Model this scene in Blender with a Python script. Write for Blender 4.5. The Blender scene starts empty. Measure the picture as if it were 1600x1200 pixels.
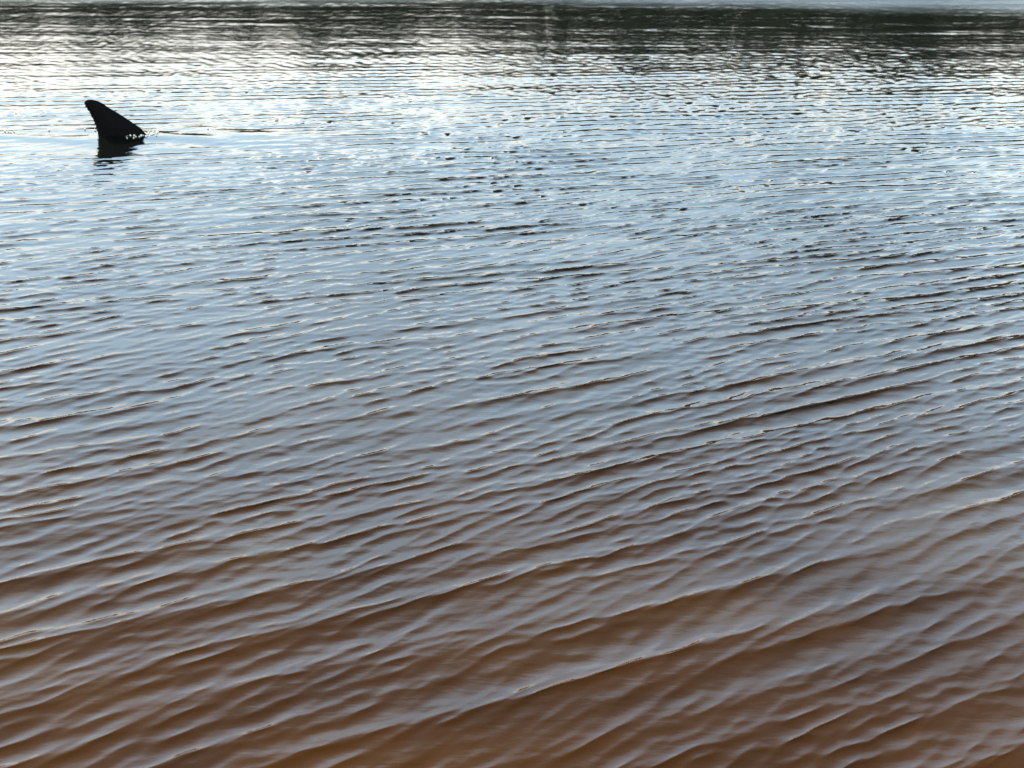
import bpy, bmesh, math, random
import numpy as np
from mathutils import Vector, Matrix

random.seed(4)
rng = np.random.RandomState(11)
R = math.radians
S = bpy.context.scene
COL = S.collection

# ------------------------------------------------------------------ camera
CAM_H = 1.6
FPX = 2000.0                       # focal length in photo pixels (1600 wide)
PITCH = math.atan(830.0 / FPX)     # depression of the optical axis
cd = bpy.data.cameras.new('camera')
cam = bpy.data.objects.new('camera', cd)
COL.objects.link(cam)
cam.location = (0, 0, CAM_H)
cam.rotation_euler = (math.pi / 2 - PITCH, 0, 0)
cd.sensor_width = 36
cd.lens = 36 * FPX / 1600
cd.clip_start = 0.05
cd.clip_end = 4000
cd.dof.use_dof = True
cd.dof.focus_distance = 5.2
cd.dof.aperture_fstop = 9.0
S.camera = cam

# ------------------------------------------------------------------ sky and sun
SUN_EL, SUN_AZ = R(33), R(-42)     # azimuth measured from +Y, clockwise
w = bpy.data.worlds.new('World')
S.world = w
w.use_nodes = True
nt = w.node_tree
nt.nodes.clear()
N, L = nt.nodes.new, nt.links.new


def math_node(tree, op, a, b=None, c=None, clamp=False):
    n = tree.nodes.new('ShaderNodeMath')
    n.operation = op
    n.use_clamp = clamp
    for i, v in enumerate((a, b, c)):
        if v is None:
            continue
        if isinstance(v, (int, float)):
            n.inputs[i].default_value = v
        else:
            tree.links.new(v, n.inputs[i])
    return n.outputs[0]


def ramp(tree, fac, stops, interp='LINEAR'):
    n = tree.nodes.new('ShaderNodeValToRGB')
    n.color_ramp.interpolation = interp
    e = n.color_ramp.elements
    while len(e) < len(stops):
        e.new(0.5)
    for k, (p, c) in zip(e, stops):
        k.position = p
        k.color = (*c, 1) if len(c) == 3 else c
    tree.links.new(fac, n.inputs[0])
    return n.outputs[0]


sky = N('ShaderNodeTexSky')
sky.sky_type = 'NISHITA'
sky.sun_disc = False
sky.sun_elevation = SUN_EL
sky.sun_rotation = SUN_AZ
sky.air_density = 1.0
sky.dust_density = 1.0
sky.ozone_density = 1.2
tc = N('ShaderNodeTexCoord')
sep = N('ShaderNodeSeparateXYZ')
L(tc.outputs['Generated'], sep.inputs[0])
# a veil of thin cloud: direction projected on a high flat layer
zc = math_node(nt, 'MAXIMUM', sep.outputs[2], 0.0)
den = math_node(nt, 'ADD', zc, 0.12)
cx = math_node(nt, 'DIVIDE', sep.outputs[0], den)
cy = math_node(nt, 'DIVIDE', sep.outputs[1], den)
cmb = N('ShaderNodeCombineXYZ')
L(cx, cmb.inputs[0]); L(cy, cmb.inputs[1])
cn = N('ShaderNodeTexNoise')
cn.inputs['Scale'].default_value = 1.3
cn.inputs['Detail'].default_value = 7
cn.inputs['Roughness'].default_value = 0.55
cn.inputs['Distortion'].default_value = 0.4
L(cmb.outputs[0], cn.inputs['Vector'])
cl = ramp(nt, cn.outputs[0], [(0.40, (0, 0, 0)), (0.68, (1, 1, 1))], 'EASE')
low = ramp(nt, zc, [(0.0, (1, 1, 1)), (0.40, (0.95,) * 3), (0.55, (0.95,) * 3), (0.70, (0.95,) * 3), (0.9, (0.9,) * 3)])
lowbw = N('ShaderNodeRGBToBW'); L(low, lowbw.inputs[0])
clbw = N('ShaderNodeRGBToBW'); L(cl, clbw.inputs[0])
dens = math_node(nt, 'MULTIPLY', lowbw.outputs[0], math_node(nt, 'MULTIPLY_ADD', clbw.outputs[0], 0.45, 0.62), clamp=True)
# cloud brightness: brighter toward the sun's side
nd = N('ShaderNodeVectorMath'); nd.operation = 'DOT_PRODUCT'
L(tc.outputs['Generated'], nd.inputs[0])
nd.inputs[1].default_value = (math.sin(SUN_AZ) * math.cos(SUN_EL), math.cos(SUN_AZ) * math.cos(SUN_EL), math.sin(SUN_EL))
sunny = math_node(nt, 'POWER', math_node(nt, 'MAXIMUM', nd.outputs['Value'], 0.0), 5.0)
cb = math_node(nt, 'MULTIPLY_ADD', sunny, 0.5, 18.8)
lift = ramp(nt, zc, [(0.0, (.56,) * 3), (0.165, (.70,) * 3), (0.185, (.86,) * 3), (0.225, (.60,) * 3), (0.27, (.68,) * 3), (0.40, (.80,) * 3), (0.50, (.66,) * 3), (0.61, (.22,) * 3), (0.76, (.08,) * 3), (1.0, (.06,) * 3)])
lbw = N('ShaderNodeRGBToBW'); L(lift, lbw.inputs[0])
cb = math_node(nt, 'MULTIPLY', cb, math_node(nt, 'MULTIPLY', lbw.outputs[0], 1.55))
cc = N('ShaderNodeVectorMath'); cc.operation = 'SCALE'
tint = ramp(nt, zc, [(0.165, (1.04, 1.00, 0.88)), (0.215, (0.76, 0.98, 1.10)), (0.38, (0.62, 0.94, 1.22)), (0.62, (0.8, 0.94, 1.0))])
L(tint, cc.inputs[0])
L(cb, cc.inputs['Scale'])
mix = N('ShaderNodeMix'); mix.data_type = 'RGBA'
L(dens, mix.inputs['Factor'])
L(sky.outputs[0], mix.inputs[6]); L(cc.outputs[0], mix.inputs[7])
bg = N('ShaderNodeBackground')
bg.inputs['Strength'].default_value = 0.085
L(mix.outputs[2], bg.inputs['Color'])
out = N('ShaderNodeOutputWorld')
L(bg.outputs[0], out.inputs['Surface'])

sd = bpy.data.lights.new('sun', 'SUN')
sd.energy = 4.0
sd.angle = R(0.6)
sd.color = (1.0, 0.93, 0.82)
sun = bpy.data.objects.new('sun', sd)
COL.objects.link(sun)
sun.location = (-20, 30, 30)
sdir = Vector((math.sin(SUN_AZ) * math.cos(SUN_EL), math.cos(SUN_AZ) * math.cos(SUN_EL), math.sin(SUN_EL)))
sun.rotation_euler = sdir.to_track_quat('Z', 'Y').to_euler()

S.view_settings.view_transform = 'Standard'
S.view_settings.look = 'None'
S.view_settings.gamma = 1
S.view_settings.use_curve_mapping = False
S.view_settings.exposure = 1.0
S.cycles.max_bounces = 8
S.cycles.sample_clamp_indirect = 8


# ------------------------------------------------------------------ helpers
def new_mat(name):
    m = bpy.data.materials.new(name)
    m.use_nodes = True
    return m, m.node_tree, m.node_tree.nodes['Principled BSDF']


def noise(tree, scale, detail=4, rough=0.5, vec=None, dist=0.0):
    n = tree.nodes.new('ShaderNodeTexNoise')
    n.inputs['Scale'].default_value = scale
    n.inputs['Detail'].default_value = detail
    n.inputs['Roughness'].default_value = rough
    n.inputs['Distortion'].default_value = dist
    if vec is not None:
        tree.links.new(vec, n.inputs['Vector'])
    return n


def obj(name, me, mat=None, parent=None):
    o = bpy.data.objects.new(name, me)
    COL.objects.link(o)
    if mat:
        me.materials.append(mat)
    if parent:
        o.parent = parent
    return o


def grid_mesh(name, X, Y, Z):
    """X, Y, Z: (rows, cols) arrays -> quad grid mesh, smooth shaded"""
    r, c = X.shape
    co = np.stack([X, Y, Z], -1).reshape(-1, 3).astype(np.float32)
    idx = np.arange(r * c, dtype=np.int32).reshape(r, c)
    q = np.stack([idx[:-1, :-1], idx[:-1, 1:], idx[1:, 1:], idx[1:, :-1]], -1).reshape(-1)
    nf = (r - 1) * (c - 1)
    me = bpy.data.meshes.new(name)
    me.vertices.add(r * c); me.vertices.foreach_set('co', co.ravel())
    me.loops.add(nf * 4); me.loops.foreach_set('vertex_index', q)
    me.polygons.add(nf)
    me.polygons.foreach_set('loop_start', np.arange(0, nf * 4, 4, dtype=np.int32))
    me.update(calc_edges=True)
    me.polygons.foreach_set('use_smooth', np.ones(nf, dtype=bool))
    return me


def vnoise(x, y, seed):
    """smooth value noise about -1..1"""
    g = np.random.RandomState(seed).uniform(-1, 1, (128, 128)).astype(np.float32)
    xi, yi = np.floor(x).astype(int), np.floor(y).astype(int)
    fx, fy = x - xi, y - yi
    fx = fx * fx * fx * (fx * (fx * 6 - 15) + 10); fy = fy * fy * fy * (fy * (fy * 6 - 15) + 10)
    a = g[xi & 127, yi & 127]; b = g[(xi + 1) & 127, yi & 127]
    c = g[xi & 127, (yi + 1) & 127]; d = g[(xi + 1) & 127, (yi + 1) & 127]
    return (a * (1 - fx) + b * fx) * (1 - fy) + (c * (1 - fx) + d * fx) * fy


# ------------------------------------------------------------------ the water surface
FIN = (-4.72 * 0.675, 7.72)         # where the fin stands (refined below)


def ray_ground(px, py):
    """photo pixel -> point on the water plane (used only for laying out real positions)"""
    a = (px - 800) / FPX
    b = (600 - py) / FPX
    cp, sp = math.cos(PITCH), math.sin(PITCH)
    d = (a, cp + b * sp, -sp + b * cp)
    t = CAM_H / -d[2]
    return d[0] * t, d[1] * t


FIN = ray_ground(187, 213)


def rows_for():
    # distances along the ground: dense where the near lake is looked at
    deps = np.linspace(R(40.5), R(5.9), 960)
    t = np.tan(deps)
    # pixel-even spacing
    py = np.linspace(1330, -20, 900)
    yy = np.array([ray_ground(800, p)[1] for p in py])
    near = np.linspace(-0.5, yy[0], 50)[:-1]
    far = yy[-1] + (np.geomspace(1, 60, 90) - 1)[1:] * 1.0
    return np.concatenate([near, yy, far])


ys = rows_for()
uu = np.linspace(-1.08, 1.08, 760)
mids = np.linspace(1.08, 2.35, 250)[1:]
uu = np.concatenate([-mids[::-1], uu, mids])
side = 2.35 + (np.geomspace(1, 15, 36) - 1)[1:]
uu = np.concatenate([-side[::-1], uu, side])
Yg, Ug = np.meshgrid(ys, uu, indexing='ij')
Xg = Ug * (Yg * 0.924 + 0.61) * 0.41
Yg = Yg.astype(np.float32); Xg = Xg.astype(np.float32)


def wave_height(X, Y):
    CHOP = 3.5
    # soft-limited coordinates for the bend of the crests
    Xc = 7.0 * np.tanh(X / 7.0)
    Yb = np.clip(Y, 1.2, 40)
    wx = X + 0.10 * vnoise(X * 0.8 + 3, Y * 0.8, 1) + 0.035 * vnoise(X * 2.6, Y * 2.6, 2)
    s = Yb.copy()
    td = np.array([1.2, 2.66, 3.66, 4.7, 6.4, 8.5, 10.7, 14.0, 40.0])
    tv = np.tan(np.radians(np.array([27.5, 26.0, 22, 16.5, 10.5, 6.5, 3.5, 0.0, 0.0])))
    # smooth the table
    dd = np.linspace(0.2, 45, 1200)
    vv = np.interp(dd, td, tv)
    ker = np.hanning(31); ker /= ker.sum()
    vv = np.convolve(np.pad(vv, 15, mode='edge'), ker, 'valid')
    for _ in range(7):
        tan = np.interp(s, dd, vv).astype(np.float32)
        s = 0.4 * s + 0.6 * (Y - tan * Xc)
    s = s + 0.04 * vnoise(X * 0.45 + 9, s * 0.9, 3) + 0.009 * vnoise(X * 1.7, s * 2.8, 4)
    cross = X                     # coordinate along the crests
    h = np.zeros_like(X)

    # water gets rougher or calmer in patches
    patch = 1 + 0.13 * vnoise(X * 0.5 + 31, Y * 0.42, 5) + 0.10 * vnoise(X * 1.5, Y * 1.2 + 7, 6)
    dist = np.clip(Y, 1, 60)

    def train(n, l0, l1, slope, spread, bias, seed, pw=1.0, fade=None):
        r = np.random.RandomState(seed)
        acc = np.zeros_like(X); acs = np.zeros_like(X)
        for i in range(n):
            lam = l0 * (l1 / l0) ** r.rand()
            k = 2 * math.pi / lam
            d = math.radians(bias + r.randn() * spread)
            a = slope / k * math.sqrt(2.0 / n)
            ph = r.rand() * 6.2832
            arg = (k * (math.cos(d) * s + math.sin(d) * cross) + ph).astype(np.float32)
            acc += a * np.cos(arg)
            acs -= a * np.sin(arg)
        return np.stack([acc, acs])

    # each train carries its height and its forward-back drift (peaked crests, flat troughs)
    big = train(14, 0.50, 1.1, 0.009, 7, 2, 21)
    main = train(26, 0.09, 0.165, 0.076, 3.2, 0, 22)
    mid = train(30, 0.045, 0.085, 0.062, 8, -2, 23)
    small = train(34, 0.026, 0.058, 0.076, 20, 3, 24)
    xsea = train(22, 0.045, 0.13, 0.056, 10, -27, 25)
    grp = np.clip(0.92 + 0.38 * vnoise(X * 0.9 + 50, s * 3.2, 8), 0.15, 2)
    grp2 = np.clip(0.95 + 0.6 * vnoise(X * 1.6 + 70, s * 3.0 + 20, 9), 0.1, 2)
    # finer ripples ease off over the shallows in front
    near = np.clip((Y - 2.0) / 4.0, 0, 1)
    # a lane across the far water where the small chop dies down
    lane_y = 12.9 - 0.09 * X
    lane = np.exp(-((Y - lane_y) / 1.5) ** 2) * (0.85 + 0.15 * np.tanh(X / 3.0))
    calm = 1 - 0.5 * lane
    mid = mid * (1 - 0.35 * lane); small = small * calm; xsea = xsea * calm
    long_ = train(16, 0.17, 0.32, 0.044, 5, 1, 27)
    main = main * (0.62 + 0.38 * np.clip((Y - 2.2) / 1.8, 0, 1))
    big = big + long_ * (0.15 + 0.85 * np.clip((4.6 - Y) / 2.4, 0, 1))
    h = big + main * grp * patch * (0.90 + 0.10 * near) + (mid * grp2 * (0.7 + 0.3 * near) + small * (0.45 + 0.55 * near + 0.2 * np.clip((Y - 6) / 4, 0, 1)) * grp2 + xsea * (0.65 + 0.45 * near + 0.5 * np.clip((Y - 6) / 4, 0, 1))) * patch
    h = h * np.interp(Y + 0.17 * np.maximum(X, 0), [0, 4, 6, 9, 12, 14.6, 15.6, 80], [0.62, 0.96, 0.88, 0.76, 0.58, 0.52, 0.85, 0.85]).astype(np.float32)
    drift = h[1] * CHOP
    # out on the open water the fine chop is too short-crested to pile up
    fine = (mid * grp2 * 0.4 + small + xsea * 1.6)[1] * np.clip((Y - 5) / 4, 0, 1) * 0.5
    drift = drift - fine * CHOP * 0.6
    h = h[0]
    # distance behaviour: the tiniest ripples are not resolved far out
    # smooth slick and wake round the fin
    dx, dy = X - FIN[0], Y - FIN[1]
    sl = np.exp(-np.abs((dx - 0.30) / 1.15) ** 3 - ((dy + 0.05) / 0.30) ** 2)
    h = h * (1 - 0.78 * sl)
    drift = drift * (1 - 0.86 * sl)
    g = np.exp(-((dx + 0.01) / 0.26) ** 4 - (dy / 0.11) ** 2)
    h = h * (1 - g) + 0.004 * g
    drift = drift * (1 - g)
    # pressure hump in front of the fin and along the hidden back
    h += 0.0016 * np.exp(-(dx / 0.45) ** 2 - ((dy + 0.12) / 0.22) ** 2) * (vnoise(X * 11, Y * 26, 61) + 0.5 * vnoise(X * 24, Y * 50, 62))
    h += 0.0024 * sl * np.sin(2 * math.pi * (dy * 0.93 + 0.28 * dx + 0.08 * vnoise(X * 3, Y * 3, 56)) / 0.30)
    h += 0.0034 * (1 + 0.8 * vnoise(X * 5, Y * 7, 55)) * np.exp(-((dx + 0.45) / 1.5) ** 2 - ((dy - 0.07 - 0.03 * np.sin(dx * 2.1)) / 0.21) ** 2)
    for (x0, amp, sy) in ((0.55, 0.004, 0.12), (0.95, 0.005, 0.13)):
        yc = 0.02 - 0.16 * np.maximum(dx - x0 + 0.4, 0) ** 1.4
        h += amp * np.exp(-((dx - x0) / 0.42) ** 2 - ((dy - yc) / sy) ** 2)
    th = np.arctan(np.interp(s, dd, vv))
    return h, (-np.sin(th) * drift).astype(np.float32), (np.cos(th) * drift).astype(np.float32)


Zg, ox, oy = wave_height(Xg, Yg)
# where the sheet is too coarse to carry the ripples the fine relief of the material takes over
keep = np.clip((2.3 - np.abs(Ug)) / 0.25, 0, 1) * np.clip((Yg - ys[30]) / 0.3, 0, 1) * np.clip((24 - Yg) / 6, 0, 1)
keep = (keep * keep * (3 - 2 * keep)).astype(np.float32)
Zg = Zg * keep; ox = ox * keep; oy = oy * keep
Xg = Xg + ox; Yg = Yg + oy

wm, t, p = new_mat('turbid_water')
geo = t.nodes.new('ShaderNodeNewGeometry')
big_n = noise(t, 1.1, 4, 0.55, geo.outputs['Position'], 0.6)
col = ramp(t, big_n.outputs[0], [(0.30, (0.026, 0.0084, 0.0006)), (0.52, (0.045, 0.0148, 0.0008)), (0.72, (0.060, 0.024, 0.0012))])
# silt shallows near the shore, deeper darker water further out
sp0 = t.nodes.new('ShaderNodeSeparateXYZ'); t.links.new(geo.outputs['Position'], sp0.inputs[0])
deep = ramp(t, math_node(t, 'DIVIDE', sp0.outputs[1], 12.0), [(0.15, (0, 0, 0)), (0.30, (0.45,) * 3), (0.48, (0.85,) * 3), (0.62, (1, 1, 1))])
dbw = t.nodes.new('ShaderNodeRGBToBW'); t.links.new(deep, dbw.inputs[0])
dm_ = t.nodes.new('ShaderNodeMix'); dm_.data_type = 'RGBA'
t.links.new(dbw.outputs[0], dm_.inputs['Factor']); t.links.new(col, dm_.inputs[6])
dm_.inputs[7].default_value = (0.004, 0.005, 0.004, 1)
t.links.new(dm_.outputs[2], p.inputs['Base Color'])
p.inputs['IOR'].default_value = 1.333
# the breeze lane far out scatters the reflection: rougher beyond a line that slants across the lake
sp = t.nodes.new('ShaderNodeSeparateXYZ'); t.links.new(geo.outputs['Position'], sp.inputs[0])
wob = noise(t, 0.55, 4, 0.6, geo.outputs['Position'])
edge = math_node(t, 'ADD', sp.outputs[1], math_node(t, 'MULTIPLY', math_node(t, 'MAXIMUM', sp.outputs[0], 0.0), 0.20))
edge = math_node(t, 'ADD', edge, math_node(t, 'MULTIPLY', wob.outputs[0], 1.2))
mr = t.nodes.new('ShaderNodeMapRange'); mr.interpolation_type = 'SMOOTHSTEP'
t.links.new(edge, mr.inputs[0])
for i_, v_ in ((1, 15.1), (2, 17.2), (3, 0.03), (4, 0.28)):
    mr.inputs[i_].default_value = v_
t.links.new(mr.outputs[0], p.inputs['Roughness'])
# capillary relief, stretched along the crests
mp = t.nodes.new('ShaderNodeMapping')
mp.inputs['Rotation'].default_value = (0, 0, R(-18))
mp.inputs['Scale'].default_value = (0.35, 1.0, 1.0)
t.links.new(geo.outputs['Position'], mp.inputs['Vector'])
cap = noise(t, 42, 3, 0.5, mp.outputs[0], 0.3)
bmp = t.nodes.new('ShaderNodeBump')
bmp.inputs['Distance'].default_value = 0.0022
bmp.inputs['Strength'].default_value = 0.28
t.links.new(cap.outputs[0], bmp.inputs['Height'])
t.links.new(bmp.outputs[0], p.inputs['Normal'])

water = obj('lake_water', grid_mesh('lake_water', Xg, Yg, Zg), wm)
water['kind'] = 'structure'
water['label'] = 'rippled brown lake water reflecting a pale blue sky'

# ------------------------------------------------------------------ lake bed and far bank
bm_, t, p = new_mat('silt')
geo = t.nodes.new('ShaderNodeNewGeometry')
n1 = noise(t, 2.5, 5, 0.6, geo.outputs['Position'])
t.links.new(ramp(t, n1.outputs[0], [(0.3, (0.13, 0.075, 0.03)), (0.7, (0.26, 0.18, 0.08))]), p.inputs['Base Color'])
p.inputs['Roughness'].default_value = 0.9
gx, gy = np.meshgrid(np.linspace(-140, 140, 60), np.linspace(-3, 75, 60))
gz = -0.25 - 0.5 * np.clip(gy / 20, 0, 3) + 0.03 * vnoise(gx, gy, 40)
gz = np.where(gy > 66, gz + (gy - 66) * 0.25, gz)
bed = obj('lake_bed', grid_mesh('lake_bed', gx, gy, gz), bm_)
bed['kind'] = 'structure'

gm, t, p = new_mat('bank_grass')
geo = t.nodes.new('ShaderNodeNewGeometry')
n1 = noise(t, 0.7, 6, 0.6, geo.outputs['Position'])
t.links.new(ramp(t, n1.outputs[0], [(0.3, (0.03, 0.045, 0.015)), (0.7, (0.07, 0.075, 0.03))]), p.inputs['Base Color'])
p.inputs['Roughness'].default_value = 0.95
gx, gy = np.meshgrid(np.concatenate([-np.geomspace(2500, 150, 12), np.linspace(-140, 140, 90), np.geomspace(150, 2500, 12)]),
                     np.concatenate([np.linspace(67, 80, 14), np.geomspace(84, 3000, 30)]))
gz = np.clip((gy - 68.5) * 0.2, -0.3, 0.9) + 0.12 * vnoise(gx * 0.3, gy * 0.5, 41)
bank = obj('far_bank', grid_mesh('far_bank', gx, gy, gz), gm)
bank['kind'] = 'structure'

# the wood along the far bank: seen only as the dark reflections in the ripples
lm, t, p = new_mat('dark_foliage')
oi = t.nodes.new('ShaderNodeNewGeometry')
n1 = noise(t, 0.9, 4, 0.6, oi.outputs['Position'])
t.links.new(ramp(t, n1.outputs[0], [(0.3, (0.018, 0.028, 0.010)), (0.7, (0.05, 0.062, 0.02))]), p.inputs['Base Color'])
p.inputs['Roughness'].default_value = 0.8
bkm, t, p = new_mat('bark')
p.inputs['Base Color'].default_value = (0.06, 0.045, 0.03, 1)
p.inputs['Roughness'].default_value = 0.9


def build_wood():
    V, F, M = [], [], []

    def quad(c, n, size):
        n = n / (np.linalg.norm(n) + 1e-6)
        a = np.cross(n, rng.randn(3)); a /= np.linalg.norm(a) + 1e-6
        b = np.cross(n, a)
        i = len(V)
        for sa, sb in ((-1, -0.6), (0.2, -1), (1, 0.2), (0.1, 1), (-0.8, 0.5)):
            V.append(c + a * sa * size + b * sb * size)
        F.append((i, i + 1, i + 2, i + 3, i + 4)); M.append(0)

    x = -62.0
    while x < 62:
        y = 71 + rng.rand() * 4
        base = 11.2 + 1.2 * math.tanh((x + 2) / 12)
        H = base * (0.90 + 0.14 * rng.rand())
        W = H * (0.30 + 0.12 * rng.rand())
        # trunk
        i = len(V); k = 7
        for lev, (z, r) in enumerate(((0, 0.22), (H * 0.35, 0.16), (H * 0.8, 0.05))):
            for j in range(k):
                V.append(np.array((x + r * math.cos(j * 6.2832 / k) + 0.1 * lev * math.sin(x), y + r * math.sin(j * 6.2832 / k), z)))
        for lev in range(2):
            for j in range(k):
                a = i + lev * k + j; b = i + lev * k + (j + 1) % k
                F.append((a, b, b + k, a + k)); M.append(1)
        # crown: leaf clumps spread through several lobes
        lobes = [(np.array((x + rng.uniform(-.5, .5) * W, y + rng.uniform(-.4, .4) * W, H * rng.uniform(0.32, 0.80))), W * rng.uniform(0.45, 0.75)) for _ in range(8)]
        for c, r in lobes:
            for _ in range(55):
                d = rng.randn(3); d /= np.linalg.norm(d)
                quad(c + d * r * rng.uniform(0.5, 1.05) * np.array((1, 1, 0.85)), d + 0.6 * rng.randn(3), rng.uniform(0.16, 0.38))
        x += rng.uniform(0.7, 1.3)
    for _ in range(14000):                                   # undergrowth
        quad(np.array((rng.uniform(-64, 64), 70 + rng.rand() * 3, 0.2 + 7.4 * rng.rand())), rng.randn(3), rng.uniform(0.2, 0.45))
    me = bpy.data.meshes.new('woodland')
    me.from_pydata([tuple(v) for v in V], [], F)
    me.materials.append(lm); me.materials.append(bkm)
    me.polygons.foreach_set('material_index', M)
    me.update()
    return me


wood = obj('woodland', build_wood())
wood['kind'] = 'stuff'
wood['label'] = 'dark wood on the far bank, mirrored as dark dashes in the ripples'
wood['category'] = 'trees'

# ------------------------------------------------------------------ the fin
fm, t, p = new_mat('wet_black_skin')
tcn = t.nodes.new('ShaderNodeTexCoord')
n1 = noise(t, 30, 5, 0.6, tcn.outputs['Object'])
t.links.new(ramp(t, n1.outputs[0], [(0.3, (0.001, 0.001, 0.001)), (0.7, (0.003, 0.003, 0.003))]), p.inputs['Base Color'])
p.inputs['Roughness'].default_value = 0.5
p.inputs['Specular IOR Level'].default_value = 0.05
b = t.nodes.new('ShaderNodeBump'); b.inputs['Distance'].default_value = 0.002; b.inputs['Strength'].default_value = 0.4
t.links.new(n1.outputs[0], b.inputs['Height']); t.links.new(b.outputs[0], p.inputs['Normal'])


def build_fin():
    # outline in photo pixels relative to the waterline under the fin, converted to metres
    mpp = 8.1 / FPX * 1.0
    lead = [(98, -34), (92, -14), (80, 0), (76, 6), (70, 13), (58, 21), (50, 26.5), (41, 32.3), (32, 37.6), (23, 42.8), (15, 48.3), (10, 51.2), (6, 53.2), (0, 54.6)]
    trail = [(-22, -34), (-2, -14), (0.5, 0), (-0.2, 7), (-1, 14), (-2.8, 19), (-4, 25), (-6.8, 30), (-8, 35), (-12, 41), (-14.6, 46), (-16.2, 50.5)]
    # relative x: 0 = trailing edge at the water (photo x = 150)
    NS = 64
    tt = np.linspace(0, 1, NS)
    lz = np.array([q[1] for q in lead]); lx = np.array([q[0] for q in lead])
    tz = np.array([q[1] for q in trail]); tx = np.array([q[0] for q in trail])
    zs = np.concatenate([np.linspace(-34, 48.0, NS - 9), 48.0 + 6.5 * np.sin(np.linspace(0.12, math.pi / 2, 9))])
    rows = []
    for z in zs:
        xl = np.interp(z, lz, lx)
        xt = np.interp(min(z, 50.5), tz, tx)
        if z > 48.0:
            f = (z - 48.0) / 6.6
            rr = 1 - math.sqrt(max(0, 1 - f * f))
            xt = -15.4 + 8.0 * rr
            xl = xl - 2.0 * rr
        # ragged nicks down the trailing edge
        if 4 < z < 47:
            xt += 0.7 * math.sin(z * 1.25) + 0.55 * math.sin(z * 2.7 + 1)
        chord = max(xl - xt, 0.8)
        th = (0.5 * chord * 0.17 + 0.4) * (1.0 if z > 0 else 1 + (-z / 34) * 0.5)
        K = 15
        ring = []
        for j in range(K):                       # along the near side then back along the far side
            c = (1 - math.cos(math.pi * j / (K - 1))) / 2
            ring.append((xt + chord * c, -th * (math.sqrt(c) * 1.0 if c < .0 else math.sin(math.pi * c ** 0.62 if c > 0 else 0) ** 0.8 if 0 < c < 1 else 0)))
        back = [(x_, -y_) for x_, y_ in ring[-2:0:-1]]
        rows.append([(x_, y_, z) for x_, y_ in ring + back])
    V = []; F = []
    n = len(rows[0])
    for r in rows:
        for (x_, y_, z_) in r:
            V.append(((x_ - 36) * 0.955 * mpp + 0.004, y_ * mpp, z_ * mpp))
    for i in range(len(rows) - 1):
        for j in range(n):
            a = i * n + j; b2 = i * n + (j + 1) % n
            F.append((a, b2, b2 + n, a + n))
    F.append(tuple(range((len(rows) - 1) * n, len(rows) * n)))
    F.append(tuple(reversed(range(0, n))))
    me = bpy.data.meshes.new('dorsal_fin')
    me.from_pydata(V, [], F)
    me.polygons.foreach_set('use_smooth', [True] * len(F))
    me.update()
    return me


fin = obj('dorsal_fin', build_fin(), fm)
fin.location = (FIN[0], FIN[1], 0.0)
fin.rotation_euler = (0, 0, R(-3))
fin['label'] = 'black curved dorsal fin of a swimming animal cutting the rippled water'
fin['category'] = 'fin'

# ------------------------------------------------------------------ pale beads imitating sun glints at the waterline
dm, t, p = new_mat('glint_paint')
p.inputs['Base Color'].default_value = (0.85, 0.80, 0.70, 1)  # sparkle of the sun on the ripples, put in as a cream colour
p.inputs['Roughness'].default_value = 0.3
p.inputs['IOR'].default_value = 1.333
V, F = [], []
spots = []
for _ in range(130):
    q = rng.rand()
    spots.append((194 + 54 * q ** 0.8, 212.6 - 2.2 * q + rng.randn() * 1.9, rng.uniform(.3, 1.0)))
for (a, b_) in ((8, 207), (13, 207.5), (17, 208), (22, 207), (77, 205), (133, 204), (136, 212), (148, 205), (282, 210.5), (325, 202.5), (149, 206)):
    spots.append((a, b_, 1.0))
for (px, py, sc) in spots:
    x, y = ray_ground(px, py)
    r = 0.0058 * sc
    gi = int(np.argmin(np.abs(ys - y))); gj = int(np.argmin(np.abs(Xg[gi] - x))); zb = float(Zg[gi, gj]) + r * 0.6
    i0 = len(V)
    for la in range(1, 6):
        for lo in range(8):
            aa, oo = math.pi * la / 6, lo * math.pi / 4
            V.append((x + r * math.sin(aa) * math.cos(oo), y + r * math.sin(aa) * math.sin(oo), zb + r * math.cos(aa)))
    V.append((x, y, zb + r)); V.append((x, y, zb - r))
    for la in range(4):
        for lo in range(8):
            a = i0 + la * 8 + lo; b2 = i0 + la * 8 + (lo + 1) % 8
            F.append((a, a + 8, b2 + 8, b2))
    for lo in range(8):
        F.append((i0 + 40, i0 + lo, i0 + (lo + 1) % 8))
        F.append((i0 + 41, i0 + 32 + (lo + 1) % 8, i0 + 32 + lo))
me = bpy.data.meshes.new('glint_beads')
me.from_pydata(V, [], F)
me.polygons.foreach_set('use_smooth', [True] * len(F))
glint_beads = obj('painted_glints', me, dm)
glint_beads['kind'] = 'stuff'
glint_beads['label'] = 'pale beads painted as sun glints along the waterline at the foot of the fin'
glint_beads['category'] = 'glint_beads'
